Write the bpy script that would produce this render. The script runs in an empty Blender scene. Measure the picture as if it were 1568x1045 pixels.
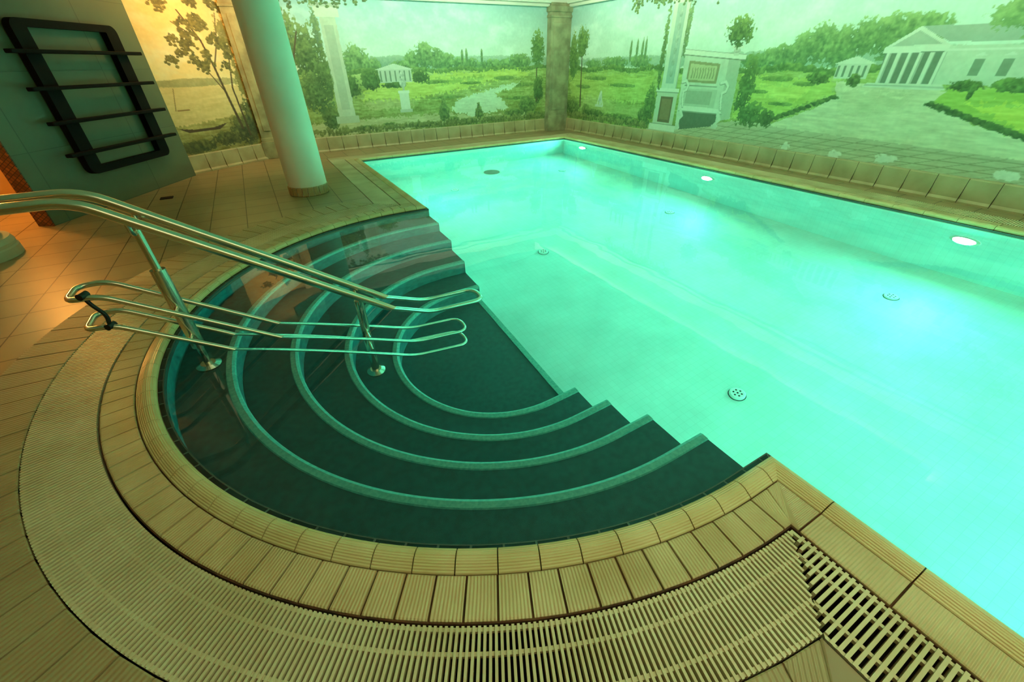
import bpy, bmesh, math, numpy as np
from mathutils import Vector, Matrix
S=1.2
sc=bpy.context.scene
COL=bpy.context.collection
# ---------------------------------------------------------------- dimensions (units of S metres)
XL,XR,YF,YN=1.097,4.2455,5.834,-1.86
XW,YW=4.84,6.725
CXc,CYc,RC=.92,1.876,1.517
YC,YB=CYc-RC,CYc+RC
WL=-.02; ZF=-1.12; CEIL=1.86
def srgb(r,g,b,a=1):
    f=lambda c:(c/12.92 if c<=.04045 else ((c+.055)/1.055)**2.4)
    return (f(r/255),f(g/255),f(b/255),a)
# ---------------------------------------------------------------- materials
def mat(name,col=(.8,.8,.8,1),rough=.5,metal=0.0):
    m=bpy.data.materials.new(name);m.use_nodes=True
    b=m.node_tree.nodes['Principled BSDF']
    b.inputs['Base Color'].default_value=col;b.inputs['Roughness'].default_value=rough;b.inputs['Metallic'].default_value=metal
    return m
def nd(m,t,**k):
    n=m.node_tree.nodes.new(t)
    for a,b in k.items(): setattr(n,a,b)
    return n
def lk(m,a,b): m.node_tree.links.new(a,b)
def bsdf(m): return m.node_tree.nodes['Principled BSDF']
def noisecol(m,c1,c2,scale=5,detail=4,coord='Object'):
    tc=nd(m,'ShaderNodeTexCoord');n=nd(m,'ShaderNodeTexNoise');n.inputs['Scale'].default_value=scale;n.inputs['Detail'].default_value=detail
    r=nd(m,'ShaderNodeValToRGB');r.color_ramp.elements[0].color=c1;r.color_ramp.elements[1].color=c2
    r.color_ramp.elements[0].position=.35;r.color_ramp.elements[1].position=.65
    lk(m,tc.outputs[coord],n.inputs['Vector']);lk(m,n.outputs['Fac'],r.inputs['Fac']);lk(m,r.outputs['Color'],bsdf(m).inputs['Base Color'])
    return r,tc
def tile_mat(name,c1,c2,mortar,size,rough=.4,msize=.006,rot=(0,0,0),bump=.3,w=None,offset=0.0,uv=False):
    m=mat(name,c1,rough)
    tc=nd(m,'ShaderNodeTexCoord');mp=nd(m,'ShaderNodeMapping');mp.inputs['Rotation'].default_value=rot
    br=nd(m,'ShaderNodeTexBrick');br.offset=offset;br.squash=1
    br.inputs['Color1'].default_value=c1;br.inputs['Color2'].default_value=c2;br.inputs['Mortar'].default_value=mortar
    br.inputs['Scale'].default_value=1;br.inputs['Mortar Size'].default_value=msize;br.inputs['Mortar Smooth'].default_value=.2
    br.inputs['Brick Width'].default_value=w or size;br.inputs['Row Height'].default_value=size
    lk(m,tc.outputs['UV' if uv else 'Object'],mp.inputs['Vector']);lk(m,mp.outputs[0],br.inputs['Vector'])
    no=nd(m,'ShaderNodeTexNoise');no.inputs['Scale'].default_value=3;no.inputs['Detail'].default_value=5
    lk(m,tc.outputs['Object'],no.inputs['Vector'])
    mx=nd(m,'ShaderNodeMix');mx.data_type='RGBA';mx.blend_type='MULTIPLY';mx.inputs[0].default_value=.35
    lk(m,br.outputs['Color'],mx.inputs[6])
    g=nd(m,'ShaderNodeValToRGB');g.color_ramp.elements[0].color=(.55,.55,.55,1);g.color_ramp.elements[1].color=(1,1,1,1)
    g.color_ramp.elements[0].position=.3;g.color_ramp.elements[1].position=.7
    lk(m,no.outputs['Fac'],g.inputs['Fac']);lk(m,g.outputs[0],mx.inputs[7])
    lk(m,mx.outputs[2],bsdf(m).inputs['Base Color'])
    bp=nd(m,'ShaderNodeBump');bp.inputs['Strength'].default_value=bump;bp.inputs['Distance'].default_value=.004;bp.invert=True
    lk(m,br.outputs['Fac'],bp.inputs['Height']);lk(m,bp.outputs[0],bsdf(m).inputs['Normal'])
    return m
def rib_mat(name,c1,c2,axis,freq,rough=.4):
    """glazed ceramic with fine anti-slip ribs; UV = (along edge, across edge)"""
    m=mat(name,c1,rough)
    r,tc=noisecol(m,c1,c2,4,6)
    sp=nd(m,'ShaderNodeSeparateXYZ');lk(m,tc.outputs['UV'],sp.inputs[0])
    mu=nd(m,'ShaderNodeMath',operation='MULTIPLY');mu.inputs[1].default_value=freq;lk(m,sp.outputs[axis],mu.inputs[0])
    si=nd(m,'ShaderNodeMath',operation='SINE');lk(m,mu.outputs[0],si.inputs[0])
    bp=nd(m,'ShaderNodeBump');bp.inputs['Strength'].default_value=.5;bp.inputs['Distance'].default_value=.0025
    lk(m,si.outputs[0],bp.inputs['Height']);lk(m,bp.outputs[0],bsdf(m).inputs['Normal'])
    return m
M={}
M['floor']=tile_mat('deck_tile',srgb(166,142,102),srgb(158,134,94),srgb(58,47,32),.30,rough=.36,msize=.004)
M['coping']=rib_mat('coping_ceramic',srgb(230,208,154),srgb(210,186,126),1,900,.2)
M['row']=rib_mat('ribbed_tile',srgb(216,194,146),srgb(190,164,114),0,700,.32)
M['ring']=rib_mat('ring_tile',srgb(178,156,114),srgb(164,140,98),0,500,.4)
M['grout']=mat('grout',srgb(92,66,40),.9);noisecol(M['grout'],srgb(62,40,24),srgb(108,70,40),12)
M['black']=tile_mat('black_edge_tile',srgb(10,18,24),srgb(14,24,30),srgb(80,90,84),.1,rough=.15,msize=.004,uv=True)
M['grate']=mat('grate_plastic',srgb(222,204,166),.4);noisecol(M['grate'],srgb(226,214,176),srgb(202,186,142),3)
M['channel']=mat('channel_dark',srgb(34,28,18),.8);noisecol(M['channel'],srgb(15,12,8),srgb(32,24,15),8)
M['pool']=tile_mat('pool_mosaic',srgb(196,232,226),srgb(192,229,222),srgb(178,218,210),.05,rough=.4,msize=.0012,bump=.04)
M['step']=mat('step_tile_dark',srgb(18,66,68),.5);noisecol(M['step'],srgb(12,60,64),srgb(20,76,78),30)
M['nosing']=mat('step_nosing_tile',srgb(80,160,146),.4);noisecol(M['nosing'],srgb(84,160,150),srgb(112,184,170),60)
M['riser']=mat('step_riser_tile',srgb(36,112,110),.45);noisecol(M['riser'],srgb(26,98,102),srgb(44,126,124),20)
M['steel']=mat('brushed_steel',srgb(215,205,185),.2,1.0)
M['blackrub']=mat('black_plastic',srgb(14,14,14),.4)
M['rack']=mat('rack_black_lacquer',srgb(10,14,18),.7);noisecol(M['rack'],srgb(5,7,9),srgb(10,13,15),15);bsdf(M['rack']).inputs['Specular IOR Level'].default_value=.15
M['column']=mat('column_plaster',srgb(240,226,205),.55);noisecol(M['column'],srgb(246,236,218),srgb(238,226,206),2)
M['plaster']=mat('ceiling_plaster',srgb(225,222,205),.8);noisecol(M['plaster'],srgb(228,225,208),srgb(215,212,195),2)
M['greenwall']=tile_mat('green_grey_tile',srgb(100,108,84),srgb(96,104,82),srgb(82,90,70),.60,rough=.5,msize=.003,rot=(math.pi/2,0,0))
M['pil']=mat('pilaster_stone',srgb(150,145,105),.7);noisecol(M['pil'],srgb(176,168,130),srgb(138,130,98),6)
M['band']=rib_mat('skirting_tile',srgb(190,172,130),srgb(170,150,108),0,0,.5)
M['mosaic']=tile_mat('brown_mosaic',srgb(150,88,44),srgb(96,54,28),srgb(50,34,20),.03,rough=.4,msize=.003,rot=(math.pi/2,0,.6),w=.03)
M['ochre']=mat('ochre_plaster',srgb(226,160,80),.8);noisecol(M['ochre'],srgb(226,176,110),srgb(210,158,92),3)
# water
w=M['water']=mat('pool_water',(.90,1,.98,1),0.0)
b=bsdf(w);b.inputs['Transmission Weight'].default_value=1;b.inputs['IOR'].default_value=1.333
tc=nd(w,'ShaderNodeTexCoord');n=nd(w,'ShaderNodeTexNoise');n.inputs['Scale'].default_value=2.2;n.inputs['Detail'].default_value=2
bp=nd(w,'ShaderNodeBump');bp.inputs['Strength'].default_value=.08;bp.inputs['Distance'].default_value=.02
lk(w,tc.outputs['Object'],n.inputs['Vector']);lk(w,n.outputs['Fac'],bp.inputs['Height']);lk(w,bp.outputs[0],b.inputs['Normal'])
def emis(name,col,st):
    m=bpy.data.materials.new(name);m.use_nodes=True;nt=m.node_tree;nt.nodes.clear()
    e=nt.nodes.new('ShaderNodeEmission');e.inputs[0].default_value=col;e.inputs[1].default_value=st
    o=nt.nodes.new('ShaderNodeOutputMaterial');nt.links.new(e.outputs[0],o.inputs[0]);return m
# ---------------------------------------------------------------- mesh helpers
class MB:
    def __init__(s): s.v=[];s.f=[];s.m=[];s.uv=[]
    def add(s,vs,fs,mi=0,uvs=None):
        o=len(s.v);s.v+=[tuple(x) for x in vs]
        s.uv+=list(uvs) if uvs else [(0,0)]*len(vs)
        for i,f in enumerate(fs):
            s.f.append([o+k for k in f]);s.m.append(mi[i] if isinstance(mi,list) else mi)
    def box(s,x0,x1,y0,y1,z0,z1,mi=0,T=None):
        vs=[(x,y,z) for z in (z0,z1) for x,y in ((x0,y0),(x1,y0),(x1,y1),(x0,y1))]
        if T: vs=[T(*p) for p in vs]
        s.add(vs,[(3,2,1,0),(4,5,6,7),(0,1,5,4),(1,2,6,5),(2,3,7,6),(3,0,4,7)],mi)
    def lathe(s,cx,cy,prof,n=48,mi=0):
        vs=[];fs=[]
        for r,z in prof:
            for i in range(n):
                a=2*math.pi*i/n;vs.append((cx+r*math.cos(a),cy+r*math.sin(a),z))
        for j in range(len(prof)-1):
            for i in range(n):
                k=(i+1)%n;fs.append((j*n+i,j*n+k,(j+1)*n+k,(j+1)*n+i))
        s.add(vs,fs,mi)
    def obj(s,name,mats,smooth=False,parent=None,bevel=0,fixn=False):
        me=bpy.data.meshes.new(name)
        me.from_pydata([(x*S,y*S,z*S) for x,y,z in s.v],[],s.f)
        for m in mats: me.materials.append(m)
        me.polygons.foreach_set('material_index',s.m)
        if any(u!=(0,0) for u in s.uv):
            ul=me.uv_layers.new(name='UVMap')
            li=np.zeros(len(me.loops),dtype=np.int32);me.loops.foreach_get('vertex_index',li)
            ul.data.foreach_set('uv',np.array(s.uv,dtype=np.float32)[li].ravel())
        if smooth: me.polygons.foreach_set('use_smooth',[True]*len(me.polygons))
        if fixn:
            bm=bmesh.new();bm.from_mesh(me);bmesh.ops.remove_doubles(bm,verts=bm.verts,dist=1e-5);bmesh.ops.recalc_face_normals(bm,faces=bm.faces);bm.to_mesh(me);bm.free()
        o=bpy.data.objects.new(name,me);COL.objects.link(o)
        if bevel:
            md=o.modifiers.new('bevel','BEVEL');md.width=bevel*S;md.segments=3;md.limit_method='ANGLE'
        if parent: o.parent=parent
        return o
def empty(name,loc=(0,0,0)):
    o=bpy.data.objects.new(name,None);COL.objects.link(o);return o
POOL=empty('swimming_pool')
# ---------------------------------------------------------------- pool edge paths
DS=XL-CXc
SEG=[((XL,YC),(0,-1),(-1,0),YC-YN,1,1),
     ((XL,YN),(1,0),(0,-1),XR-XL,-1,1),
     ((XR,YN),(0,1),(1,0),YF-YN,-1,1),
     ((XR,YF),(-1,0),(0,1),XR-XL,-1,1),
     ((XL,YF),(0,-1),(-1,0),YF-YB,-1,-1)]
TA=2*DS+math.pi*RC
def seg_pt(sg,t,o):
    (ox,oy),d,n,L,k0,k1=sg
    return (ox+d[0]*t+n[0]*o,oy+d[1]*t+n[1]*o)
def arc_pt(t,o):
    # from the far corner B around to the near corner C
    tm=o if o<=DS else DS+RC*math.asin((o-DS)/(RC+o))
    t=min(max(t,tm),TA-tm)
    if t<DS: return (XL-t,YB+o)
    if t>TA-DS: return (XL-(TA-t),YC-o)
    a=(t-DS)/RC;r=RC+o
    return (CXc-r*math.sin(a),CYc+r*math.cos(a))
def cells(sg,pitch):
    L=sg[3];n=max(1,round(L/pitch));return [(i*L/n,(i+1)*L/n,i==0,i==n-1) for i in range(n)]
def seg_t(sg,t,o,first,last,isend):
    L,k0,k1=sg[3:]
    lo=k0*o;hi=L+k1*o
    if first and not isend: return lo
    if last and isend: return hi
    return min(max(t,lo),hi)
def tiles(mb,prof,pitch_arc,pitch_seg,gap,mi=0,cap=True,arcsub=1):
    n=len(prof)
    def emit(secs,us):
        vs=[];uv=[]
        for sec,u in zip(secs,us):
            for (x,y),(o,z) in zip(sec,prof): vs.append((x,y,z));uv.append((u*S+.001,o*S))
        fs=[]
        for k in range(len(secs)-1):
            for i in range(n-1): fs.append((k*n+i,k*n+i+1,(k+1)*n+i+1,(k+1)*n+i))
        if cap:
            fs.append(tuple(range(n)));m0=(len(secs)-1)*n;fs.append(tuple(m0+i for i in reversed(range(n))))
        mb.add(vs,fs,mi,uv)
    if pitch_arc:
        N=round(TA/pitch_arc)
        for i in range(N):
            a=i*TA/N+gap/2;b_=(i+1)*TA/N-gap/2
            ts=[a+(b_-a)*k/arcsub for k in range(arcsub+1)]
            emit([[arc_pt(t,o) for o,z in prof] for t in ts],ts)
    if pitch_seg:
        for sg in SEG:
            for a,b_,f,l in cells(sg,pitch_seg):
                emit([[seg_pt(sg,seg_t(sg,a+gap/2,o,f,l,False),o) for o,z in prof],[seg_pt(sg,seg_t(sg,b_-gap/2,o,f,l,True),o) for o,z in prof]],[a,b_])
mb=MB()
tiles(mb,[(-.001,-.06),(-.001,-.016),(.018,-.013),(.018,-.02)],.05,5,0,0,cap=False)
mb.obj('edge_tiles',[M['black']],parent=POOL)
mb=MB();tiles(mb,[(.016,-.012),(.183,-.006),(.183,-.09)],.05,5,0,0,cap=False);mb.obj('grout_bed',[M['grout']],parent=POOL)
mb=MB();tiles(mb,[(.182,-.085),(.372,-.085),(.372,-.004)],.05,5,0,0,cap=False);mb.obj('overflow_channel',[M['channel']],parent=POOL)
mb=MB();tiles(mb,[(.018,-.018),(.018,-.006),(.021,.004),(.030,.011),(.042,.014),(.056,.011),(.070,.003),(.080,-.003),(.080,-.012)],.098,.2,.003,arcsub=2)
mb.obj('coping',[M['coping']],parent=POOL)
mb=MB();tiles(mb,[(.084,-.012),(.084,-.002),(.087,.0),(.176,.0),(.180,-.002),(.180,-.03)],.0685,.2,.005);mb.obj('ribbed_border_tiles',[M['row']],parent=POOL)
mb=MB();tiles(mb,[(.372,-.02),(.372,-.002),(.375,.0),(.576,.0),(.579,-.002),(.579,-.006)],.085,None,.004);mb.obj('deck_ring_tiles',[M['ring']],parent=POOL)
# grate
mb=MB()
def slat(p0,p1,wid,z0=-.028,z1=-.001):
    d=Vector((p1[0]-p0[0],p1[1]-p0[1]));
    if d.length<.01: return
    d.normalize();nx,ny=-d.y*wid/2,d.x*wid/2
    vs=[(p0[0]+nx,p0[1]+ny,z0),(p1[0]+nx,p1[1]+ny,z0),(p1[0]-nx,p1[1]-ny,z0),(p0[0]-nx,p0[1]-ny,z0)]
    vs+=[(a,b_,z1) for a,b_,c in vs]
    mb.add(vs,[(4,5,6,7),(0,1,5,4),(1,2,6,5),(2,3,7,6),(3,0,4,7)])
o0,o1=.188,.368
N=round(math.pi*1.79/.0125)
for i in range(N):
    a=(i+.5)*math.pi/N
    r1=RC+o1
    aa=min(a,math.pi-a)
    lim=(RC+DS)/(math.cos(aa)-math.sin(aa)) if math.cos(aa)-math.sin(aa)>.3 else 9
    r1=min(r1,lim-.006);r0=RC+o0
    if r1>r0+.01:
        slat((CXc-r0*math.sin(a),CYc+r0*math.cos(a)),(CXc-r1*math.sin(a),CYc+r1*math.cos(a)),.0061)
for sg in SEG:
    L,k0,k1=sg[3:]
    n=round((L+.74)/.0145)
    for i in range(n):
        t=-.37+(L+.74)*(i+.5)/n
        lo,hi=o0,o1
        if k0>0: hi=min(hi,t-.006)
        else: lo=max(lo,-t+.006)
        if k1>0: lo=max(lo,t-L+.006)
        else: hi=min(hi,L-t-.006)
        if hi>lo+.01: slat(seg_pt(sg,t,lo),seg_pt(sg,t,hi),.0074)
for oo in (.194,.238,.315,.362):
    tiles(mb,[(oo-.004,-.016),(oo-.004,-.005),(oo+.004,-.005),(oo+.004,-.016)],.05,5,0,0,cap=False)
mb.obj('overflow_grate',[M['grate']],parent=POOL)
# ---------------------------------------------------------------- pool basin
mb=MB()
x0,x1,y0,y1=XL,XR,YN,YF
mb.add([(x0,y0,ZF),(x1,y0,ZF),(x1,y1,ZF),(x0,y1,ZF)],[(0,1,2,3)])
mb.add([(x1,y0,ZF),(x1,y1,ZF),(x1,y1,-.015),(x1,y0,-.015)],[(0,3,2,1)])
mb.add([(x0,y1,ZF),(x1,y1,ZF),(x1,y1,-.015),(x0,y1,-.015)],[(0,1,2,3)])
mb.add([(x0,y0,ZF),(x1,y0,ZF),(x1,y0,-.015),(x0,y0,-.015)],[(0,3,2,1)])
mb.add([(x0,y0,ZF),(x0,YC,ZF),(x0,YC,-.015),(x0,y0,-.015)],[(0,1,2,3)])
mb.add([(x0,YB,ZF),(x0,y1,ZF),(x0,y1,-.015),(x0,YB,-.015)],[(0,1,2,3)])
mb.obj('basin',[M['pool']],parent=POOL)
# steps
NR=[1.30,1.06,.82,.58]
ZS=[-.02-.18*(k+1) for k in range(5)]
prof=[(RC,-.015,2),(RC,ZS[0],0)]
for k,R in enumerate(NR):
    z=ZS[k]
    prof+=[(R+.036,z,1),(R+.032,z+.006,1),(R+.010,z+.008,1),(R,z+.002,1),(R-.004,z-.014,1),(R,z-.028,2),(R,ZS[k+1],0)]
prof+=[(0.0,ZS[4],0)]
sec=[]
sec.append([(XL,CYc+r) for r,z,m in prof])
for i in range(97):
    a=math.pi*i/96;sec.append([(CXc-r*math.sin(a),CYc+r*math.cos(a)) for r,z,m in prof])
sec.append([(XL,CYc-r) for r,z,m in prof])
mb=MB();n=len(prof);vs=[];uv=[]
for k,s_ in enumerate(sec):
    for (x,y),(r,z,m) in zip(s_,prof): vs.append((x,y,z));uv.append((k*.05*S+.001,r*S))
fs=[];mi=[]
for k in range(len(sec)-1):
    for i in range(n-1):
        fs.append((k*n+i,(k+1)*n+i,(k+1)*n+i+1,k*n+i+1));mi.append(prof[i][2])
mb.add(vs,fs,mi,uv)
for sgn in (1,-1):
    for i in range(n-1):
        r0_,z0_,_=prof[i];r1_,z1_,_=prof[i+1]
        if abs(r0_-r1_)<1e-6: continue
        mb.add([(XL,CYc+sgn*r0_,z0_),(XL,CYc+sgn*r1_,z1_),(XL,CYc+sgn*r1_,ZF),(XL,CYc+sgn*r0_,ZF)],[(0,1,2,3)],3)
mb.box(XL-.03,XL+.004,CYc-.58,CYc+.58,ZS[4]-.03,ZS[4]+.006,1)
mb.add([(XL,CYc-.58,ZS[4]),(XL,CYc+.58,ZS[4]),(XL,CYc+.58,ZF),(XL,CYc-.58,ZF)],[(0,1,2,3)],3)
mb.obj('entry_steps',[M['step'],M['nosing'],M['riser'],M['pool']],parent=POOL)
# water surface
pts=[(XL-.0,YN-.01),(XR+.01,YN-.01),(XR+.01,YF+.01),(XL-.01,YF+.01),(XL-.01,YB+.01)]
for i in range(97):
    a=math.pi*i/96;r=RC+.01;pts.append((CXc-r*math.sin(a),CYc+r*math.cos(a)))
pts+=[(XL-.01,YC-.01),(XL-.01,YN-.01)]
mb=MB();mb.add([(x,y,WL) for x,y in pts],[tuple(range(len(pts)))])
ob=mb.obj('water',[M['water']],parent=POOL)
bm=bmesh.new();bm.from_mesh(ob.data)
for f_ in bm.faces:
    if f_.normal.z<0: f_.normal_flip()
bm.to_mesh(ob.data);bm.free()
inl=mat('inlet_white',srgb(215,235,225),.4)
def disc_inlet(name,x,y,r=.045):
    mb=MB();mb.lathe(x,y,[(r,ZF),(r,ZF+.012),(r*.85,ZF+.018),(0,ZF+.018)],32,0)
    for i in range(6):
        a=i*math.pi/3;mb.lathe(x+r*.5*math.cos(a),y+r*.5*math.sin(a),[(r*.13,ZF+.019),(0,ZF+.0195)],10,1)
    mb.lathe(x,y,[(r*.13,ZF+.019),(0,ZF+.0195)],10,1)
    mb.lathe(x,y,[(r*1.1,ZF+.001),(r*1.0,ZF+.002)],32,1)
    return mb.obj(name,[inl,M['channel']],parent=POOL)
for i,(x,y) in enumerate([(2.02,.93),(3.63,.93),(2.0,2.98),(3.61,2.99),(1.97,4.95),(3.6,4.95)]): disc_inlet('floor_inlet_%d'%(i+1),x,y)
mb=MB();mb.lathe(2.73,5.42,[(.11,ZF),(.11,ZF+.02),(0,ZF+.03)],32);mb.obj('main_drain',[mat('drain_grey',srgb(40,90,80),.5)],parent=POOL)
# ---------------------------------------------------------------- underwater lamps
LC=(.085,.93,.60)
lens=emis('lamp_lens',(.65,1,.88,1),60)
def pool_lamp(x,y,d,power):
    z=-.37
    mb=MB()
    def T(r,a,dx): return (x+d*dx,y+r*math.cos(a),z+r*math.sin(a))
    pr=[(.085,0.001),(.085,.012),(.066,.016),(.062,.006)]
    vs=[];n=32
    for r,dx in pr:
        for i in range(n): vs.append(T(r,2*math.pi*i/n,dx))
    fs=[(j*n+i,j*n+(i+1)%n,(j+1)*n+(i+1)%n,(j+1)*n+i) for j in range(3) for i in range(n)]
    mb.add(vs,fs,0)
    vs=[T(.062,2*math.pi*i/n,.008) for i in range(n)];mb.add(vs,[tuple(range(n))],1)
    o=mb.obj('underwater_lamp',[M['steel'],lens])
    l=bpy.data.lights.new('lamp','AREA');l.shape='DISK';l.size=.12*S;l.energy=power;l.color=LC
    lo=bpy.data.objects.new('lamp_light',l);COL.objects.link(lo);lo.parent=o
    lo.location=((x+d*.03)*S,y*S,z*S)
    lo.rotation_euler=Vector((d,0,.18)).to_track_quat('-Z','Y').to_euler()
for y in (-1.36,.87,3.09,5.33): pool_lamp(XR,y,-1,54)
pool_lamp(XL,-.9,1,66);pool_lamp(XL,4.6,1,48)
# ---------------------------------------------------------------- room shell
LA,LB=(.08,6.68),(-.75,6.12)      # angled mural wall
DA,DB=(-.713,6.03),(-1.564,4.522) # green tiled wall
XWEST=-3.4;YS=-3.0
o=.372
hole=[]
hole.append((XL-o,YN-o));hole.append((XR+o,YN-o));hole.append((XR+o,YF+o));hole.append((XL-o,YF+o))
for i in range(121): hole.append(arc_pt(TA*i/120,o))
cu=bpy.data.curves.new('fl','CURVE');cu.dimensions='2D';cu.fill_mode='BOTH'
for pl in ([(XWEST-.2,YS-.2),(XW+.2,YS-.2),(XW+.2,YW+.2),(XWEST-.2,YW+.2)],hole):
    sp=cu.splines.new('POLY');sp.points.add(len(pl)-1)
    for p_,(x,y) in zip(sp.points,pl): p_.co=(x*S,y*S,0,1)
    sp.use_cyclic_u=True
tmp=bpy.data.objects.new('tmp',cu);COL.objects.link(tmp)
dg=bpy.context.evaluated_depsgraph_get();me=bpy.data.meshes.new_from_object(tmp.evaluated_get(dg))
bpy.data.objects.remove(tmp)
me.name='floor';me.materials.clear();me.materials.append(M['floor'])
fo=bpy.data.objects.new('floor',me);COL.objects.link(fo);fo.location.z=-.005*S
mb=MB();mb.box(XWEST-.2,XW+.2,YS-.2,YW+.2,CEIL,CEIL+.1);mb.obj('ceiling',[M['plaster']])
mb=MB();mb.box(XWEST-.1,XW+.15,YS-.1,YS,-.05,CEIL);mb.obj('wall_south',[M['ochre']])
mb=MB();mb.box(XWEST-.1,XWEST,YS,YW+.1,-.05,CEIL);mb.obj('wall_west',[M['ochre']])
def wallbox(mb,A,B,th,z0,z1,s0=0,s1=None,off=0,mi=0):
    A=Vector(A);B=Vector(B);t=(B-A);L=t.length;t/=L;n=Vector((-t.y,t.x))
    s1=L if s1 is None else s1
    T=lambda s,q,z:(A.x+t.x*s+n.x*q,A.y+t.y*s+n.y*q,z)
    mb.box(s0,s1,min(off,off+th),max(off,off+th),z0,z1,mi,T)
mb=MB();wallbox(mb,DA,DB,-.13,-.05,CEIL);
mb.obj('wall_northwest',[M['greenwall']])
mb=MB();wallbox(mb,DA,DB,-.125,-.04,CEIL,1.7325,1.7415,0);mb.obj('trim_1',[M['mosaic']])
mb=MB();wallbox(mb,(-1.75,6.3),(-2.9,4.3),-.05,-.05,CEIL);mb.obj('wall_alcove',[M['ochre']])
# ---------------------------------------------------------------- mural painting on wall meshes
def vnoise(X,Y,seed):
    r=np.random.RandomState(seed).rand(64,64)
    xi=np.floor(X).astype(int);yi=np.floor(Y).astype(int);fx=X-xi;fy=Y-yi
    fx=fx*fx*(3-2*fx);fy=fy*fy*(3-2*fy)
    a=r[xi%64,yi%64];b_=r[(xi+1)%64,yi%64];c=r[xi%64,(yi+1)%64];d=r[(xi+1)%64,(yi+1)%64]
    return (a*(1-fx)+b_*fx)*(1-fy)+(c*(1-fx)+d*fx)*fy
def fbm(X,Y,seed,oct=4):
    t=0;a=.5;s_=0
    for k in range(oct): t=t+a*vnoise(X*2**k,Y*2**k,seed+k);s_+=a;a*=.55
    return t/s_
class Canvas:
    def __init__(s,a0,a1,z0,z1,res,seed):
        s.a=np.linspace(a0,a1,int(abs(a1-a0)/res)+1);s.z=np.linspace(z0,z1,int((z1-z0)/res)+1)
        s.X,s.Z=np.meshgrid(s.a,s.z);s.C=np.zeros(s.X.shape+(3,));s.seed=seed
        s.n1=fbm(s.X*40+99,s.Z*40+99,seed,3);s.n2=fbm(s.X*16+50,s.Z*16+50,seed+9,4);s.n3=fbm(s.X*4+30,s.Z*7+30,seed+20,4)
        s.n4=fbm(s.X*9+70,s.Z*60+70,seed+33,4)
    def _putv(s,m,c):
        m=np.clip(m,0,1)[...,None];s.C=s.C*(1-m)+c*m
    def put(s,mask,col): s._putv(mask,np.array(col,float))
    def poly(s,pts,col,al=1.0,wob=.0,var=0):
        X=s.X+wob*(s.n2-.5);Z=s.Z+wob*(s.n1-.5)
        m=np.zeros(X.shape,bool);n=len(pts)
        for i in range(n):
            x1,y1=pts[i];x2,y2=pts[(i+1)%n]
            if y1==y2: continue
            m^=((y1>Z)!=(y2>Z))&(X<(x2-x1)*(Z-y1)/(y2-y1)+x1)
        c=np.array(col,float)
        if var: c=c+var*((s.n4 if var>13 else s.n2)[...,None]-.5)*1.6
        s._putv(m*al,c)
    def tree(s,cx,cz,rx,rz,dark,light,rag=1.6,al=1.0):
        d=((s.X-cx)/rx)**2+((s.Z-cz)/rz)**2
        m=np.clip((1-d+rag*(s.n1-.5)+.8*(s.n2-.5))*5,0,1)*al*(d<2.2)
        t=np.clip(.3+1.2*(s.n1-.40)+.8*(s.n2-.5)+.3*(s.Z-cz)/rz,0,1)[...,None]
        s._putv(m,np.array(dark,float)*(1-t)+np.array(light,float)*t)
    def stroke(s,pts,w0,w1,col):
        n=len(pts)-1
        for i in range(n):
            (x1,y1),(x2,y2)=pts[i],pts[i+1];wa=w0+(w1-w0)*i/n;wb=w0+(w1-w0)*(i+1)/n
            dx,dy=x2-x1,y2-y1;t=np.clip(((s.X-x1)*dx+(s.Z-y1)*dy)/(dx*dx+dy*dy+1e-9),0,1)
            d=np.hypot(s.X-x1-t*dx,s.Z-y1-t*dy);s.put(np.clip((wa+(wb-wa)*t-d)/.004+.5,0,1),col)
    def rect(s,a,b_,z0,z1,col,al=1.): s.poly([(a,z0),(b_,z0),(b_,z1),(a,z1)],col,al)
    def sky(s,top,bot,hz):
        t=np.clip((s.Z-hz)/(1.75-hz),0,1)[...,None]
        s.C[:]=np.array(bot,float)*(1-t)+np.array(top,float)*t
        cl=np.clip((s.n3-.46)*3,0,1)[...,None]*.5;s.C=s.C*(1-cl)+np.array([232,242,232.])*cl
    def ground(s,hz,c_far,c_near):
        m=(s.Z<hz+.02*(s.n3-.5));t=np.clip((hz-s.Z)/hz*1.2,0,1)[...,None]
        c=np.array(c_far,float)*(1-t)+np.array(c_near,float)*t
        c=c+80*(s.n4[...,None]-.5)+30*(s.n1[...,None]-.5)+34*(s.n3[...,None]-.5)
        s._putv(m.astype(float),c)
    def sprig(s,cx,cz,L,n,seed,dark,light):
        r=np.random.RandomState(seed)
        for k in range(n):
            a=-math.pi/2+r.uniform(-.9,.9);l=L*r.uniform(.5,1)
            x2,z2=cx+l*math.cos(a),cz+l*math.sin(a);s.stroke([(cx,cz),(x2,z2)],.003,.002,(70,72,44))
            for q in (.4,.6,.8,1.0): s.tree(cx+(x2-cx)*q+r.uniform(-.015,.015),cz+(z2-cz)*q+r.uniform(-.015,.015),.02,.014,dark,light,1.2)
    def grid(s,fn,name,rough=.62,pastel=.07):
        s.C=s.C+14*(s.n1[...,None]-.5)+10*(s.n3[...,None]-.5)
        # pastel distemper: pull towards a pale base tone
        s.C=s.C*(1-pastel)+np.array([220,228,220.])*pastel
        ny,nx=s.X.shape
        P=fn(s.X.ravel(),s.Z.ravel())*S
        me=bpy.data.meshes.new(name);me.vertices.add(nx*ny);me.vertices.foreach_set('co',P.astype(np.float32).ravel())
        i=np.arange((nx-1)*(ny-1));r=i//(nx-1);c=i%(nx-1);v=r*nx+c
        q=np.stack([v,v+1,v+nx+1,v+nx],1).astype(np.int32)
        me.loops.add(q.size);me.loops.foreach_set('vertex_index',q.ravel())
        me.polygons.add(len(q));me.polygons.foreach_set('loop_start',np.arange(0,q.size,4,dtype=np.int32))
        me.update(calc_edges=True)
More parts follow.
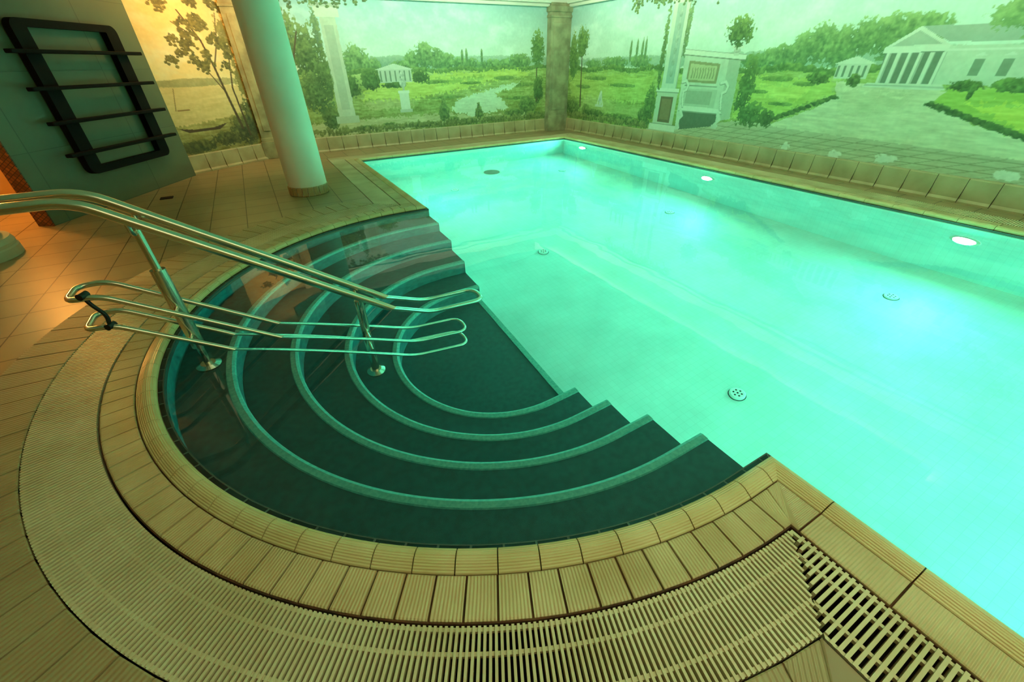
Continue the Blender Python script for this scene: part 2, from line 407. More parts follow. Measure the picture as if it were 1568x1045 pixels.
        C=np.clip(s.C/255,0,1);C=np.where(C<=.04045,C/12.92,((C+.055)/1.055)**2.4).reshape(-1,3)
        ca=me.color_attributes.new('paint','FLOAT_COLOR','POINT')
        ca.data.foreach_set('color',np.concatenate([C,np.ones((len(C),1))],1).astype(np.float32).ravel())
        m=mat(name+'_paint',rough=rough);at=nd(m,'ShaderNodeVertexColor');at.layer_name='paint';lk(m,at.outputs[0],bsdf(m).inputs['Base Color'])
        me.materials.append(m)
        o=bpy.data.objects.new(name,me);COL.objects.link(o);return o
DG=(58,78,40);MG=(108,130,64);LG=(150,166,84);HG=(178,186,84)
SAND=(206,194,148)
RES=.0066
rs=np.random.RandomState(4)
# ---- far wall
c=Canvas(.05,XW,.17,1.78,RES,3)
c.sky((158,198,196),(222,228,206),.95)
c.tree(3.0,1.0,2.4,.09,(140,164,140),(166,186,156),.8,.8)
c.tree(1.9,1.02,.8,.08,(130,156,130),(158,178,144),1.2,.8)
for x,z,rx,rz in [(2.40,1.08,.15,.18),(2.22,1.03,.12,.13),(2.58,1.06,.13,.14),(2.75,1.02,.12,.11),(2.9,.99,.1,.08),(1.45,1.02,.18,.20),(1.66,.96,.14,.12),(3.5,.97,.3,.07),(3.1,.99,.14,.08),(3.95,1.0,.22,.12),(3.7,.98,.15,.07),(2.05,.98,.15,.07)]:
    c.tree(x,z,rx,rz,(82,110,66),(148,174,106))
for x in (2.98,3.05,3.3): c.tree(x,1.08,.02,.1,(90,116,72),(130,154,96),.8)
c.ground(.93,(166,178,100),(132,138,68))
for x in np.arange(.3,4.5,.11): c.tree(x,.925+.015*math.sin(x*9),.09,.03,(84,110,56),(138,160,86))
c.poly([(1.6,.78),(2.6,.88),(3.9,.90),(4.2,.84),(3.6,.78),(2.9,.66),(2.0,.56),(1.4,.6)],(200,206,98),.85,.15,30)
c.poly([(2.4,.80),(3.4,.84),(3.3,.79),(2.7,.74)],(140,164,80),.7,.15,30)
for x,z,rx,rz in [(2.5,.78,.25,.025),(3.1,.75,.2,.02),(3.7,.80,.2,.03),(4.0,.70,.25,.03),(2.7,.58,.3,.02),(3.9,.52,.25,.03)]: c.tree(x,z,rx,rz,(86,110,52),(146,162,82))
c.poly([(2.73,.40),(2.85,.53),(3.25,.63),(3.6,.69),(3.98,.74),(3.82,.66),(3.5,.60),(3.65,.5),(3.75,.38),(3.1,.30)],(210,220,192),.9,.1,20)
c.poly([(.7,.34),(1.6,.37),(2.7,.36),(3.1,.3),(4.2,.3),(4.2,.22),(.7,.18)],SAND,.8,.1,26)
c.poly([(1.4,.55),(1.9,.60),(2.2,.50),(1.6,.46)],(188,182,120),.7,.1,26)
c.rect(1.71,2.18,.79,.95,(196,198,176));c.poly([(1.66,.94),(1.94,1.01),(2.22,.94)],(212,212,190))
for k in range(7): c.rect(1.73+k*.068,1.75+k*.068,.80,.93,(120,132,108))
for x,z,rx,rz in [(1.6,.82,.14,.13),(2.3,.85,.14,.08),(1.9,.76,.2,.035),(1.3,.75,.16,.14)]: c.tree(x,z,rx,rz,DG,MG)
c.rect(1.965,2.10,.44,.67,(214,216,194));c.rect(1.95,2.115,.66,.69,(226,226,206));c.rect(1.94,2.125,.42,.46,(186,190,166))
c.tree(2.035,.79,.05,.06,(150,158,138),(220,220,200),.3);c.rect(2.02,2.05,.69,.75,(180,184,164));c.tree(2.035,.88,.035,.03,(150,158,138),(220,220,200),.3)
for x,z,rx,rz in [(2.62,.38,.09,.13),(2.62,.48,.04,.1),(3.2,.33,.08,.09),(3.2,.42,.03,.08),(.97,.42,.12,.16),(4.1,.40,.18,.14),(3.85,.30,.2,.07),(1.75,.26,.1,.05),(2.3,.24,.3,.04),(3.5,.25,.3,.04),(1.4,.25,.2,.04),(2.75,.27,.12,.05),(3.0,.24,.2,.05),(4.2,.26,.2,.06)]:
    c.tree(x,z,rx,rz,DG,(136,148,76))
for x in np.arange(.6,4.5,.05): c.tree(x,.225+.03*rs.rand(),.03,.03+.03*rs.rand(),(84,92,46),(150,150,84),2.2)
for x,z,rx,rz in [(.55,1.25,.3,.34),(.85,1.12,.22,.3),(.45,.8,.3,.3),(.85,.72,.22,.25),(1.0,.9,.12,.22)]:
    c.tree(x,z,rx,rz,(62,82,46),(128,148,80),2.2)
c.stroke([(.62,.3),(.6,.8),(.7,1.1),(.8,1.35)],.018,.008,(86,72,46));c.stroke([(.6,.8),(.45,1.2)],.01,.005,(86,72,46))
c.poly([(1.08,.38),(1.30,.38),(1.29,1.5),(1.10,1.5)],(196,202,176),1,.02,12)
c.rect(1.14,1.25,.5,1.42,(172,182,156),.8)
c.rect(1.05,1.34,1.5,1.60,(210,212,190));c.rect(1.02,1.37,1.60,1.64,(180,186,160));c.rect(1.04,1.34,.33,.42,(186,190,162))
c.tree(1.03,1.3,.05,.3,(64,86,46),(120,140,72),2.4,.8);c.tree(1.05,.9,.05,.3,(64,86,46),(120,140,72),2.4,.7)
for k in range(16): c.sprig(.5+.075*k,1.76,.16+.05*math.sin(k*1.7),4,k,(66,88,46),(120,140,72))
c.stroke([(4.28,.45),(4.28,1.0)],.014,.008,(84,72,46));c.tree(4.29,1.17,.13,.22,(74,104,54),(134,156,82),1.8)
c.tree(4.32,.62,.1,.18,DG,MG)
c.grid(lambda a,z:np.stack([a,np.full_like(a,YW),z],1),'wall_north')
# ---- right wall (a = y, decreasing to the right)
c=Canvas(YW,-1.2,.17,1.78,RES,31)
c.sky((162,202,198),(224,230,210),.92)
c.tree(3.2,.98,4.2,.08,(140,166,140),(166,186,154),.8,.8)
for x,z,rx,rz in [(3.15,.98,.14,.09),(2.99,1.0,.16,.12),(2.82,1.05,.15,.15),(2.67,1.10,.16,.16),(2.5,1.07,.16,.16),(2.33,1.13,.14,.14),(2.12,1.13,.18,.16),(1.95,1.17,.22,.11),(5.5,.97,.3,.08),(5.0,.98,.2,.09),(3.3,.97,.2,.07),(6.45,.98,.12,.12),(6.0,.96,.2,.06)]:
    c.tree(x,z,rx,rz,(84,116,68),(150,176,108))
for x in (5.2,5.08,4.98,4.92): c.tree(x,1.1,.022,.15,(98,126,82),(136,160,104),.8)
c.ground(.90,(166,182,100),(138,150,72))
for x in np.arange(-.8,6.5,.13): c.tree(x,.90+.02*math.sin(x*7),.1,.035,(80,108,54),(138,160,84))
c.poly([(6.6,.80),(5.2,.84),(4.7,.80),(4.7,.5),(6.5,.5)],(188,200,102),.7,.15,30)
c.poly([(6.1,.55),(5.7,.52),(5.3,.46),(4.8,.42),(4.8,.3),(6.3,.3)],(180,188,116),.6,.12,26)
c.poly([(3.4,.84),(2.6,.82),(2.43,.80),(2.40,.70),(2.7,.60),(2.92,.45),(3.4,.42)],(184,200,98),.9,.08,30)
c.poly([(3.2,.76),(2.6,.76),(2.75,.64),(3.1,.66)],(208,214,108),.7,.12,30)
for x,z,rx,rz in [(3.0,.82,.2,.025),(2.7,.78,.12,.02),(3.2,.70,.14,.02),(2.9,.60,.15,.02),(5.9,.78,.3,.03),(5.3,.70,.3,.025),(6.2,.66,.2,.03)]: c.tree(x,z,rx,rz,(92,118,56),(152,170,88))
c.poly([(2.43,.81),(2.12,.79),(1.59,.76),(1.66,.67),(1.35,.55),(1.01,.47),(.2,.40),(-1.2,.38),(-1.2,.2),(4.2,.2),(3.40,.40),(2.92,.41),(2.55,.58),(2.38,.68)],(210,206,168),1,.03,30)
c.poly([(2.35,.76),(1.8,.72),(1.9,.60),(2.3,.55)],(194,194,152),.6,.2,30)
c.poly([(1.59,.77),(1.18,.81),(-1.2,.84),(-1.2,.42),(.4,.44),(1.01,.49),(1.35,.57),(1.64,.67)],(166,188,84),1,.06,34)
c.poly([(1.45,.68),(1.0,.70),(.2,.70),(.4,.52),(1.1,.54)],(208,212,90),.85,.12,30)
for x in np.arange(.2,1.7,.05): 
    zz=.485+.18*max(0,(x-1.0)/.65)
    c.tree(x,zz,.05,.022,DG,MG)
for x in np.arange(2.4,3.05,.05): c.tree(x,.68-.42*(x-2.4),.045,.02,DG,MG)
c.rect(2.19,2.46,.83,.95,(204,208,184));c.poly([(2.16,.945),(2.32,1.0),(2.49,.945)],(216,218,196))
for k in range(5): c.rect(2.215+k*.055,2.235+k*.055,.84,.93,(116,132,106))
c.poly([(1.78,1.06),(.7,1.04),(.7,.80),(1.78,.80)],(200,206,182),1,.01,12)
c.poly([(1.95,1.19),(1.72,1.08),(.6,1.06),(.75,1.15),(1.3,1.17)],(160,172,152),1)
c.poly([(2.14,1.05),(1.94,1.19),(1.70,1.06)],(212,214,194));c.poly([(2.09,1.06),(1.94,1.16),(1.76,1.07)],(172,180,158))
c.poly([(2.14,1.055),(1.70,1.06),(1.70,1.02),(2.14,1.015)],(218,220,200))
c.poly([(2.12,1.015),(1.72,1.02),(1.70,.80),(2.10,.80)],(110,124,100))
for k in range(6):
    x=2.105-k*.075;c.rect(x,x-.03,.80,1.018,(214,216,196));c.rect(x-.022,x-.03,.80,1.018,(172,178,156))
c.poly([(2.17,.80),(1.64,.80),(1.60,.76),(2.20,.77)],(212,214,192));c.stroke([(2.18,.785),(1.62,.782)],.003,.003,(150,156,134))
for y_ in (1.52,1.36,1.2,1.04,.88): c.rect(y_,y_-.06,.86,.97,(128,142,116));c.poly([(y_+.015,.985),(y_-.03,1.01),(y_-.075,.985)],(214,216,198))
c.rect(1.70,.7,1.02,1.035,(218,220,202))
for x,z,rx,rz in [(2.28,.82,.06,.05),(1.5,.80,.12,.04),(1.2,.81,.14,.05),(.9,.80,.12,.06),(2.6,.83,.12,.05),(1.44,.76,.02,.06)]: c.tree(x,z,rx,rz,DG,(128,154,74))
c.tree(1.25,1.24,.3,.13,(98,130,76),(152,178,108),1.8);c.tree(.7,1.3,.5,.25,(98,130,76),(152,178,108),1.8)
c.stroke([(6.25,.38),(6.27,.8),(6.29,1.2)],.016,.007,(88,74,48));c.tree(6.28,1.24,.15,.2,(76,106,56),(138,160,84),1.8);c.tree(6.5,1.05,.12,.3,(80,108,58),(138,160,84),1.8)
c.tree(5.75,.52,.04,.10,(160,170,150),(218,220,200),.6);c.rect(5.68,5.86,.40,.43,(196,200,176));c.stroke([(5.82,.42),(5.76,.6)],.01,.006,(210,212,194));c.stroke([(5.68,.42),(5.76,.6)],.01,.006,(210,212,194))
for x,z,rx,rz in [(6.5,.35,.25,.12),(5.9,.30,.3,.07),(5.3,.28,.4,.06),(4.8,.34,.12,.12),(6.1,.30,.1,.14),(5.0,.25,.3,.05)]: c.tree(x,z,rx,rz,DG,(136,150,74))
for x in np.arange(4.7,6.7,.05): c.tree(x,.225+.03*rs.rand(),.03,.03+.04*rs.rand(),(84,92,46),(150,150,84),2.2)
c.poly([(4.7,.2),(4.2,.24),(3.38,.40),(-1.2,.30),(-1.2,.15),(4.7,.15)],(186,180,144),1,.01,20)
for z0_ in (.24,.285,.335):
    c.stroke([(4.2-(z0_-.2)*4,z0_),(-1.2,z0_-.02)],.0035,.0035,(146,140,106))
for k in range(28):
    x=4.0-k*.19;c.stroke([(x+.2,.18),(x-.3,.39-.1*k/28)],.003,.003,(150,144,110))
# garden wall with relief and scroll-armed bench
LI=(122,130,104)
c.poly([(4.24,1.05),(3.47,.99),(3.43,.42),(4.20,.23)],(200,206,182),1,.01,12)
c.poly([(3.62,1.0),(3.47,.99),(3.43,.42),(3.58,.38)],(176,184,158),.9)
c.poly([(4.28,1.10),(3.41,1.03),(3.41,.985),(4.28,1.05)],(222,224,204));c.stroke([(4.27,1.045),(3.42,.98)],.005,.005,LI);c.stroke([(4.27,1.10),(3.42,1.03)],.003,.003,(160,166,142))
c.poly([(4.16,.985),(3.72,.95),(3.72,.755),(4.16,.765)],(150,142,100));c.poly([(4.13,.955),(3.75,.925),(3.75,.78),(4.13,.79)],(194,188,142),1)
for k in range(9):
    x=4.09-.038*k;c.stroke([(x,.81),(x-.008,.87+.03*math.sin(k*2.2)),(x+.006,.90)],.009,.006,(150,146,106));c.tree(x,.905,.010,.010,(156,150,110),(170,164,124),.2)
c.stroke([(4.16,.73),(3.70,.725)],.005,.005,LI)
c.poly([(4.17,.70),(3.68,.70),(3.68,.51),(4.17,.51)],(184,192,166));c.poly([(4.12,.675),(3.74,.675),(3.74,.54),(4.12,.54)],(160,168,142))
c.poly([(4.15,.46),(3.62,.46),(3.60,.33),(4.14,.24)],(92,104,80))
c.poly([(4.18,.515),(3.60,.505),(3.54,.455),(4.20,.45)],(218,220,200));c.stroke([(4.19,.45),(3.55,.455)],.006,.006,(140,148,122))
for xx in (4.16,3.60):
    c.stroke([(xx+.05,.76),(xx-.01,.775),(xx-.05,.73),(xx-.035,.68),(xx+.01,.66),(xx+.0,.58),(xx-.02,.50)],.019,.015,(140,148,122))
    c.stroke([(xx+.05,.765),(xx-.01,.78),(xx-.05,.735),(xx-.035,.685),(xx+.01,.665),(xx+.0,.585),(xx-.02,.505)],.014,.012,(216,218,198))
    c.stroke([(xx-.0,.46),(xx-.04,.40),(xx+.02,.34),(xx-.02,.26 if xx>4 else .33)],.018,.014,(208,212,190))
c.rect(3.58,3.66,.30,.34,(200,204,182))
c.tree(3.54,1.06,.045,.04,(150,156,134),(216,218,198),.3);c.rect(3.51,3.57,1.02,1.05,(200,204,182));c.rect(3.47,3.61,1.09,1.115,(216,218,198));c.tree(3.56,1.24,.16,.13,(50,78,38),(124,150,72),2.4)
c.tree(3.32,.72,.1,.30,(62,84,42),(116,142,70),2.6);c.tree(3.2,.48,.16,.12,(62,84,42),(116,142,70),2.4);c.tree(3.0,.46,.1,.08,DG,MG,2)
# painted pillar
c.rect(4.29,4.54,.66,1.8,(204,210,188));c.rect(4.35,4.48,.74,1.55,(156,178,162),.9);c.stroke([(4.30,.68),(4.30,1.6)],.006,.006,(156,162,138));c.stroke([(4.415,.8),(4.415,1.5)],.004,.004,(186,198,176))
for k in range(6): c.tree(4.415,.85+.12*k,.03,.04,(128,150,130),(186,198,176),1.4,.8)
c.rect(4.25,4.60,.24,.68,(194,198,172));c.rect(4.31,4.52,.30,.60,(112,92,62));c.rect(4.335,4.495,.33,.57,(136,112,76));c.rect(4.24,4.62,.65,.69,(220,220,200));c.rect(4.20,4.66,.20,.27,(218,218,198));c.stroke([(4.24,.645),(4.62,.645)],.004,.004,LI);c.stroke([(4.22,.275),(4.64,.275)],.004,.004,LI)
c.rect(4.24,4.60,1.58,1.64,(218,220,200))
c.tree(4.60,1.1,.04,.45,(64,90,48),(122,146,74),2.8,.9);c.tree(4.27,1.3,.035,.3,(64,90,48),(122,146,74),2.8,.8);c.tree(4.7,.5,.1,.22,DG,(120,144,70),2.4)
for k in range(26): c.sprig(5.2-.055*k,1.72-.05*math.sin(k*1.3),.15+.05*math.sin(k*2.1),4,100+k,(64,90,48),(122,146,74))
for y_,z_,rr in ((1.78,.235,.09),(.99,.24,.08),(2.7,.225,.05),(2.2,.21,.06)): c.tree(y_,z_,rr,.035,(212,212,190),(222,220,200),2.2)
c.grid(lambda a,z:np.stack([np.full_like(a,XW),a,z],1),'wall_east')
# ---- angled left mural
A=np.array(LA);B=np.array(LB);Ld=np.linalg.norm(B-A);t_=(B-A)/Ld
c=Canvas(-.02,Ld+.02,.14,1.78,RES,57)
c.sky((216,190,136),(244,216,158),.85)
c.ground(.66,(190,166,98),(130,120,62))
c.poly([(1.1,.86),(.2,.84),(0,.80),(0,.56),(.5,.50),(1.1,.46)],(228,196,138),.9,.05,16)
c.tree(.6,.87,.6,.04,(160,150,104),(184,166,116),.8,.9)
for x,z,rx,rz in [(.2,.36,.2,.16),(.05,.5,.12,.2),(.45,.30,.2,.08),(.8,.26,.25,.07)]: c.tree(x,z,rx,rz,(60,60,32),(126,116,58),2)
BR=(84,60,36)
c.stroke([(.22,.38),(.27,.7),(.31,1.0),(.36,1.25),(.5,1.5)],.016,.007,BR);c.stroke([(.31,1.0),(.18,1.25),(.1,1.5)],.008,.004,BR);c.stroke([(.36,1.25),(.6,1.4)],.007,.004,BR);c.stroke([(.15,.3),(.18,.8),(.1,1.1)],.012,.006,BR);c.stroke([(.27,.75),(.42,1.0),(.56,1.12)],.006,.003,BR)
for k in range(34):
    c.sprig(.04+.7*rs.rand(),1.05+.66*rs.rand(),.11,5,200+k,(84,80,42),(138,126,66))
for x,z,rx,rz in [(.05,.9,.06,.25),(.08,1.3,.08,.2)]: c.tree(x,z,rx,rz,(90,88,44),(150,136,70),2.8,.8)
c.poly([(.95,.45),(.85,.40),(.5,.40),(.38,.46),(.55,.43),(.8,.43)],(80,52,30),1)
c.stroke([(.9,.62),(.84,.82)],.004,.003,(130,96,56));c.stroke([(.88,.62),(.76,.62)],.006,.006,(160,120,76))
c.grid(lambda a,z:np.stack([A[0]+t_[0]*a,A[1]+t_[1]*a,z],1),'wall_angled',pastel=.0)
mb=MB();mb.box(XWEST-.1,XW+.15,YW+.005,YW+.12,-.05,CEIL);mb.obj('wall_north_backing',[M['plaster']])
mb=MB();mb.box(XW+.005,XW+.12,YS-.1,YW+.1,-.05,CEIL);mb.obj('wall_east_backing',[M['plaster']])
def skirt(A,B,name,h=.185,pitch=.2,s0=0,s1=None):
    mb=MB();A=Vector(A);B=Vector(B);t=B-A;L=t.length;t/=L;n=Vector((-t.y,t.x));s1=L if s1 is None else s1
    N=max(1,round((s1-s0)/pitch))
    for i in range(N):
        a=s0+(s1-s0)*i/N+.002;b_=s0+(s1-s0)*(i+1)/N-.002
        pr=[(.045,-.005),(.045,.012),(.03,.03),(.022,h-.01),(.016,h),(0,h)]
        vs=[];uv=[]
        for s_ in (a,b_):
            for q,z in pr: vs.append((A.x+t.x*s_+n.x*q,A.y+t.y*s_+n.y*q,z));uv.append((s_+.001,z))
        k=len(pr);mb.add(vs,[(j,j+1,k+j+1,k+j) for j in range(k-1)]+[tuple(range(k)),tuple(range(2*k-1,k-1,-1))],0,uv)
    mb.box(s0,s1,0,.018,-.005,h-.003,1,lambda s_,q,z:(A.x+t.x*s_+n.x*q,A.y+t.y*s_+n.y*q,z))
    mb.obj(name,[M['band'],M['grout']])
skirt((XW,YW),(.05,YW),'baseboard_north')
skirt((XW,YS),(XW,YW),'baseboard_east')
skirt(LA,LB,'baseboard_angled')
def pilaster(name,x0,x1,y0,y1):
    mb=MB();w_=.02
    mb.box(x0,x1,y0,y1,0,CEIL-.12)
    mb.box(x0-w_,x1+w_,y0-w_,y1,-.004,.20);mb.box(x0-w_*.5,x1+w_*.5,y0-w_*.5,y1,.20,.24)
    mb.box(x0-w_*.6,x1+w_*.6,y0-w_*.6,y1,1.56,1.59);mb.box(x0-w_,x1+w_,y0-w_,y1,1.63,1.70)
    mb.box(x0+.05,x1-.05,y0-.008,y0,.32,1.5)
    mb.obj(name,[M['pil']],bevel=.004)
pilaster('corner_pilaster',4.46,XW-.002,YW-.12,YW-.003)
pilaster('wall_pilaster',.06,.24,YW-.09,YW-.003)
mb=MB()
mb.box(.0,XW,YW-.10,YW,1.73,CEIL);mb.box(.0,XW,YW-.06,YW,1.69,1.73)
mb.box(XW-.10,XW,YS,YW-.1,1.73,CEIL);mb.box(XW-.06,XW,YS,YW-.1,1.69,1.73)
mb.obj('trim_2',[M['plaster']],bevel=.008)
# ---------------------------------------------------------------- columns
def column(name,x,y,r,base=True,fancy=False):
    p=empty(name)
    mb=MB();mb.lathe(x,y,[(r,-.004),(r*.985,.4),(r*.95,1.2),(r*.93,CEIL)],64);mb.obj('shaft',[M['column']],smooth=True,parent=p)
    mb=MB()
    if fancy:
        mb.lathe(x,y,[(r*1.65,-.004),(r*1.65,.05),(r*1.6,.06),(r*1.62,.08),(r*1.55,.11),(r*1.35,.125),(r*1.3,.16),(r*1.38,.18),(r*1.36,.21),(r*1.1,.23),(r*1.0,.27)],64)
        mb.obj('base',[mat('base_stone',srgb(176,170,140),.6)],smooth=False,parent=p)
    else:
        n=22
        for i in range(n):
            a0=2*math.pi*i/n+.012;a1=2*math.pi*(i+1)/n-.012;vs=[]
            for a in (a0,(a0+a1)/2,a1):
                for rr,z in ((r*1.01,-.004),(r*1.035,0),(r*1.035,.07),(r*1.0,.076)): vs.append((x+rr*math.cos(a),y+rr*math.sin(a),z))
            mb.add(vs,[(k*4+j,(k+1)*4+j,(k+1)*4+j+1,k*4+j+1) for k in range(2) for j in range(3)])
        mb.obj('base_tiles',[mat('column_base_tile',srgb(180,148,100),.45)],parent=p)
    return p
column('round_column',.30,4.50,.172)
column('stone_column',-1.86,3.88,.17,fancy=True)
# ---------------------------------------------------------------- wall rack on green wall
p=empty('wall_rack')
D0=Vector(DA);D1=Vector(DB);dt=(D1-D0).normalized();dn=Vector((-dt.y,dt.x))
TD=lambda s_,q,z:(D0.x+dt.x*s_+dn.x*q,D0.y+dt.y*s_+dn.y*q,z)
def dbox(nm,s0,s1,q0,q1,z0,z1,bev=.008):
    mb=MB();mb.box(s0,s1,q0,q1,z0,z1,0,TD);return mb.obj(nm,[M['rack']],parent=p,bevel=bev,fixn=True)
mb=MB()
def rr(s0,s1,z0,z1,r,n=8):
    out=[]
    for cx_,cz_,a0 in ((s1-r,z1-r,0),(s0+r,z1-r,90),(s0+r,z0+r,180),(s1-r,z0+r,270)):
        for k in range(n+1):
            a=math.radians(a0+90*k/n);out.append((cx_+r*math.cos(a),cz_+r*math.sin(a)))
    return out
O=rr(.31,1.26,.27,1.32,.06);I=rr(.43,1.14,.325,1.27,.01)
vs=[TD(s_,q,z) for q in (.01,.065) for L_ in (O,I) for s_,z in L_];k=len(O);fs=[]
for i in range(k):
    j=(i+1)%k
    fs+=[(i,j,k+j,k+i),(2*k+i,2*k+j,3*k+j,3*k+i),(i,j,2*k+j,2*k+i),(k+i,k+j,3*k+j,3*k+i)]
mb.add(vs,fs);mb.obj('frame',[M['rack']],parent=p,fixn=True)
for i,z in enumerate((1.12,.89,.665,.44)):
    dbox('rung_%d'%(i+1),.19,1.41,.065,.12,z-.013,z+.013,.006)
for i,(s_,z) in enumerate(((.37,1.2),(1.2,1.2),(.37,.36),(1.2,.36))): dbox('bracket_%d'%(i+1),s_-.02,s_+.02,0,.02,z-.02,z+.02)
# ---------------------------------------------------------------- handrail
p=empty('stair_handrail')
YR0,YR1=1.88,2.02;YM=(YR0+YR1)/2
def tube(nm,pts,r,parent=p,m=None,cyc=False,fill=0.06):
    P=[Vector(q) for q in pts];out=[];n=len(P)
    for i,q in enumerate(P):
        if not cyc and i in (0,n-1): out.append(q);continue
        a=P[i-1];b_=P[(i+1)%n];d1=(a-q);d2=(b_-q);f_=min(fill,d1.length*.48,d2.length*.48)
        p1=q+d1.normalized()*f_;p2=q+d2.normalized()*f_
        for k in range(7):
            u=k/6;out.append(p1*(1-u)**2+q*2*u*(1-u)+p2*u*u)
    cu=bpy.data.curves.new(nm,'CURVE');cu.dimensions='3D';sp=cu.splines.new('POLY');sp.points.add(len(out)-1)
    for s_,q in zip(sp.points,out): s_.co=(q.x*S,q.y*S,q.z*S,1)
    sp.use_cyclic_u=cyc;cu.bevel_depth=r*S;cu.bevel_resolution=5;cu.use_fill_caps=True
    o=bpy.data.objects.new(nm,cu);COL.objects.link(o);cu.materials.append(m or M['steel']);o.parent=parent
    dg=bpy.context.evaluated_depsgraph_get();me=bpy.data.meshes.new_from_object(o.evaluated_get(dg));me.name=nm
    me.polygons.foreach_set('use_smooth',[True]*len(me.polygons))
    bpy.data.objects.remove(o);o=bpy.data.objects.new(nm,me);COL.objects.link(o);o.parent=parent
    return o
def loop(nm,prof,r,cyc=True):
    pts=[(x,YR1,z) for x,z in prof]+[(x,YR0,z) for x,z in reversed(prof)]
    return tube(nm,pts,r,cyc=cyc,fill=.066)
loop('top_rail',[(-1.45,.65),(-.585,.65),(.34,-.016),(.55,-.19),(.86,-.215)],.0175)
loop('middle_rail',[(-.75,.327),(-.66,.327),(-.175,-.016),(.45,-.48),(.75,-.53)],.0105)
loop('lower_rail',[(-.75,.207),(-.675,.207),(-.38,-.002),(.42,-.62),(.75,-.69)],.0105)
def zt(x): return .65 if x<-.585 else .65-.72*(x+.585)
def zm(x): return .327-.707*(x+.66)
def zl(x): return .207-.71*(x+.675)
for i,(x,zb,sl0,sl1) in enumerate(((-.478,ZS[0],.0,.36),(.209,ZS[3],-.2,0.03))):
    tube('post_%d'%(i+1),[(x,YM,zb),(x,YM,zt(x)-.05)],.014)
    tube('post_sleeve_%d'%(i+1),[(x,YM,sl0 if i==0 else zb),(x,YM,sl1)],.026 if i==0 else .022)
    mb=MB();mb.lathe(x,YM,[(.05,zb),(.05,zb+.012),(.03,zb+.03),(0,zb+.03)],32);mb.obj('flange_%d'%(i+1),[M['steel']],smooth=False,parent=p)
    tube('yoke_%d'%(i+1),[(x,YR0,zt(x)-.012),(x,YR0+.01,zt(x)-.06),(x,YR1-.01,zt(x)-.06),(x,YR1,zt(x)-.012)],.008,fill=.03)
    tube('cross_mid_%d'%(i+1),[(x,YR0,zm(x)),(x,YR1,zm(x))],.009)
    tube('cross_low_%d'%(i+1),[(x,YR0,zl(x)),(x,YR1,zl(x))],.009)
tube('deck_post',[(-1.3,YM,-.004),(-1.3,YM,.60)],.02);tube('deck_yoke',[(-1.3,YR0,.65),(-1.3,YR0+.01,.60),(-1.3,YR1-.01,.60),(-1.3,YR1,.65)],.008,fill=.03)
tube('clip',[(-.70,YR0,.335),(-.69,YR0-.005,.30),(-.67,YR0,.25),(-.68,YR0,.205)],.007,m=M['blackrub'],fill=.02)
tube('clip_hook',[(-.705,YR0-.015,.338),(-.69,YR0+.015,.338)],.0125,m=M['blackrub'])
tube('clip_foot',[(-.685,YR0-.015,.207),(-.67,YR0+.015,.205)],.012,m=M['blackrub'])
mb=MB();mb.box(-.94,-.84,4.98,5.06,-.005,.002);mb.obj('floor_drain',[M['channel']],bevel=.001)
# ---------------------------------------------------------------- lights
def area(parent,nm,loc,d,sx,sy,power,col):
    l=bpy.data.lights.new(nm,'AREA');l.shape='RECTANGLE';l.size=sx*S;l.size_y=sy*S;l.energy=power;l.color=col
    lo=bpy.data.objects.new(nm,l);COL.objects.link(lo);lo.location=tuple(q*S for q in loc);lo.parent=parent
    lo.rotation_euler=Vector(d).to_track_quat('-Z','Y').to_euler();return lo
def ceil_fill(x,y,sx,sy,power,col):  # soft fill light added overhead out of view, boxed like a ceiling fitting
    o=empty('added_ceiling_fill')
    mb=MB();mb.box(x-sx/2-.03,x+sx/2+.03,y-sy/2-.03,y+sy/2+.03,CEIL-.012,CEIL-.001);mb.obj('added_housing',[M['plaster']],parent=o)
    area(o,'fill_panel',(x,y,CEIL-.02),(0,0,-1),sx,sy,power,col)
GR=(.80,1.0,.72);WM=(1.0,.80,.46)
# unseen area strips with boxes behind them, added to brighten the murals
o=empty('unseen_wall_light')
mb=MB();mb.box(3.96,4.0,.2,6.2,1.74,1.85);mb.obj('added_housing',[M['plaster']],parent=o)
area(o,'strip',(4.02,3.2,1.80),(1,0,-.75),6.0,.08,66,GR).rotation_euler=Matrix(((0,.6,-.8),(1,0,0),(0,-.8,-.6))).to_euler()
o=empty('unseen_wall_light')
mb=MB();mb.box(.5,3.9,5.86,5.9,1.74,1.85);mb.obj('added_housing',[M['plaster']],parent=o)
area(o,'strip',(2.2,5.92,1.80),(0,1,-.75),3.4,.08,32,GR)
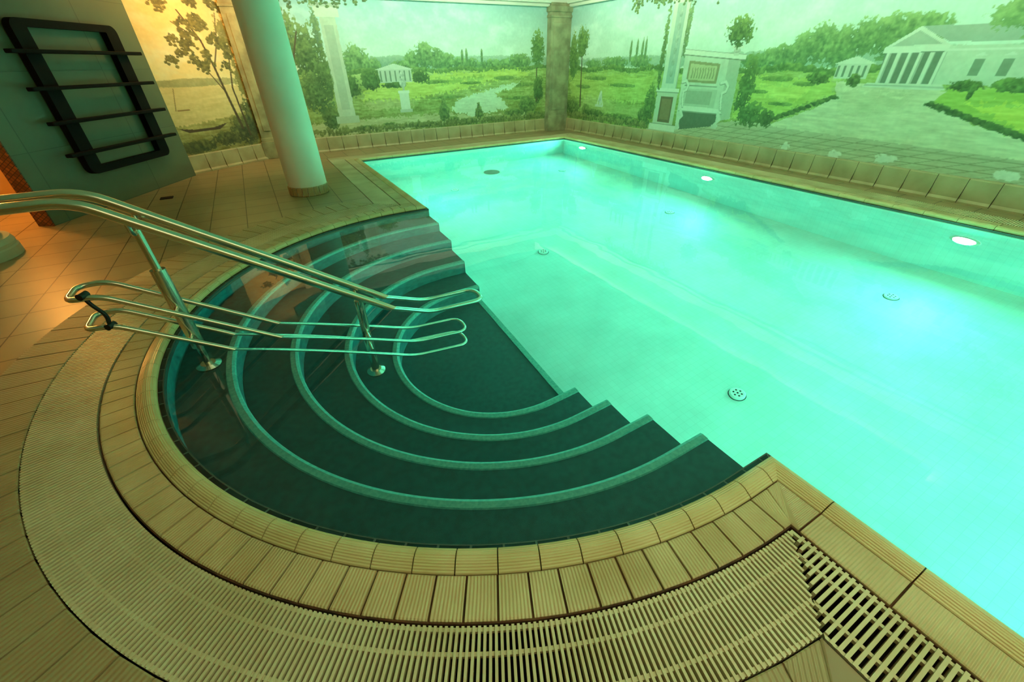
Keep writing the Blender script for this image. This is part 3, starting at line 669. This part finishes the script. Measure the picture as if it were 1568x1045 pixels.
# warm washer for the angled mural
o=empty('unseen_wall_light')
wn=Vector((-.56,.83,0))
q0=Vector((-.335+.56*.62,6.40-.83*.62,1.74))
mb=MB();tt=Vector((.83,.56))
mb.box(-.3,.3,-.05,-.02,1.66,1.80,0,lambda s_,q,z:(q0.x+tt.x*s_-.56*q,q0.y+tt.y*s_+.83*q,z));mb.obj('added_housing',[M['plaster']],parent=o)
area(o,'strip',tuple(q0),(wn.x,wn.y,-1.0),.56,.07,17,(1,.50,.11))
ceil_fill(1.0,-.6,2.6,2.0,33,WM)
ceil_fill(3.2,-1.6,2.2,1.6,18,GR)
ceil_fill(-2.4,3.2,.8,1.6,4,WM)
def point(nm,x,y,z,power,col,r=.06):
    o=empty(nm)
    mb=MB();mb.lathe(x,y,[(.0,z+.09),(.05,z+.09),(.06,z+.05),(.055,z+.05),(.0,z+.07)],24);mb.obj('shade',[M['steel']],parent=o)
    l=bpy.data.lights.new(nm,'POINT');l.energy=power;l.color=col;l.shadow_soft_size=r
    lo=bpy.data.objects.new('bulb',l);COL.objects.link(lo);lo.location=(x*S,y*S,z*S);lo.parent=o
point('alcove_lamp',-2.0,5.0,1.3,90,(1,.45,.09))
w=bpy.data.worlds.new('world');sc.world=w;w.use_nodes=True;w.node_tree.nodes['Background'].inputs[0].default_value=(.02,.03,.02,1);w.node_tree.nodes['Background'].inputs[1].default_value=.3
sc.view_settings.view_transform='Standard'
# ---------------------------------------------------------------- camera
f_,th,ps,ro=626.0566,0.5987,0.5062,-0.0185
R=Vector((math.cos(ps),-math.sin(ps),0));F=Vector((math.sin(ps),math.cos(ps),0));Dn=Vector((0,0,-1))
fw=F*math.cos(th)+Dn*math.sin(th);dn_=Dn*math.cos(th)-F*math.sin(th)
px=R*math.cos(ro)-dn_*math.sin(ro);py=R*math.sin(ro)+dn_*math.cos(ro)
cam=bpy.data.cameras.new('camera');cam.lens=36*f_/1568;cam.sensor_width=36;cam.clip_start=.02
co=bpy.data.objects.new('camera',cam);COL.objects.link(co)
mt=Matrix((( px.x,-py.x,-fw.x,0),(px.y,-py.y,-fw.y,0),(px.z,-py.z,-fw.z,1*S),(0,0,0,1)))
co.matrix_world=mt;sc.camera=co
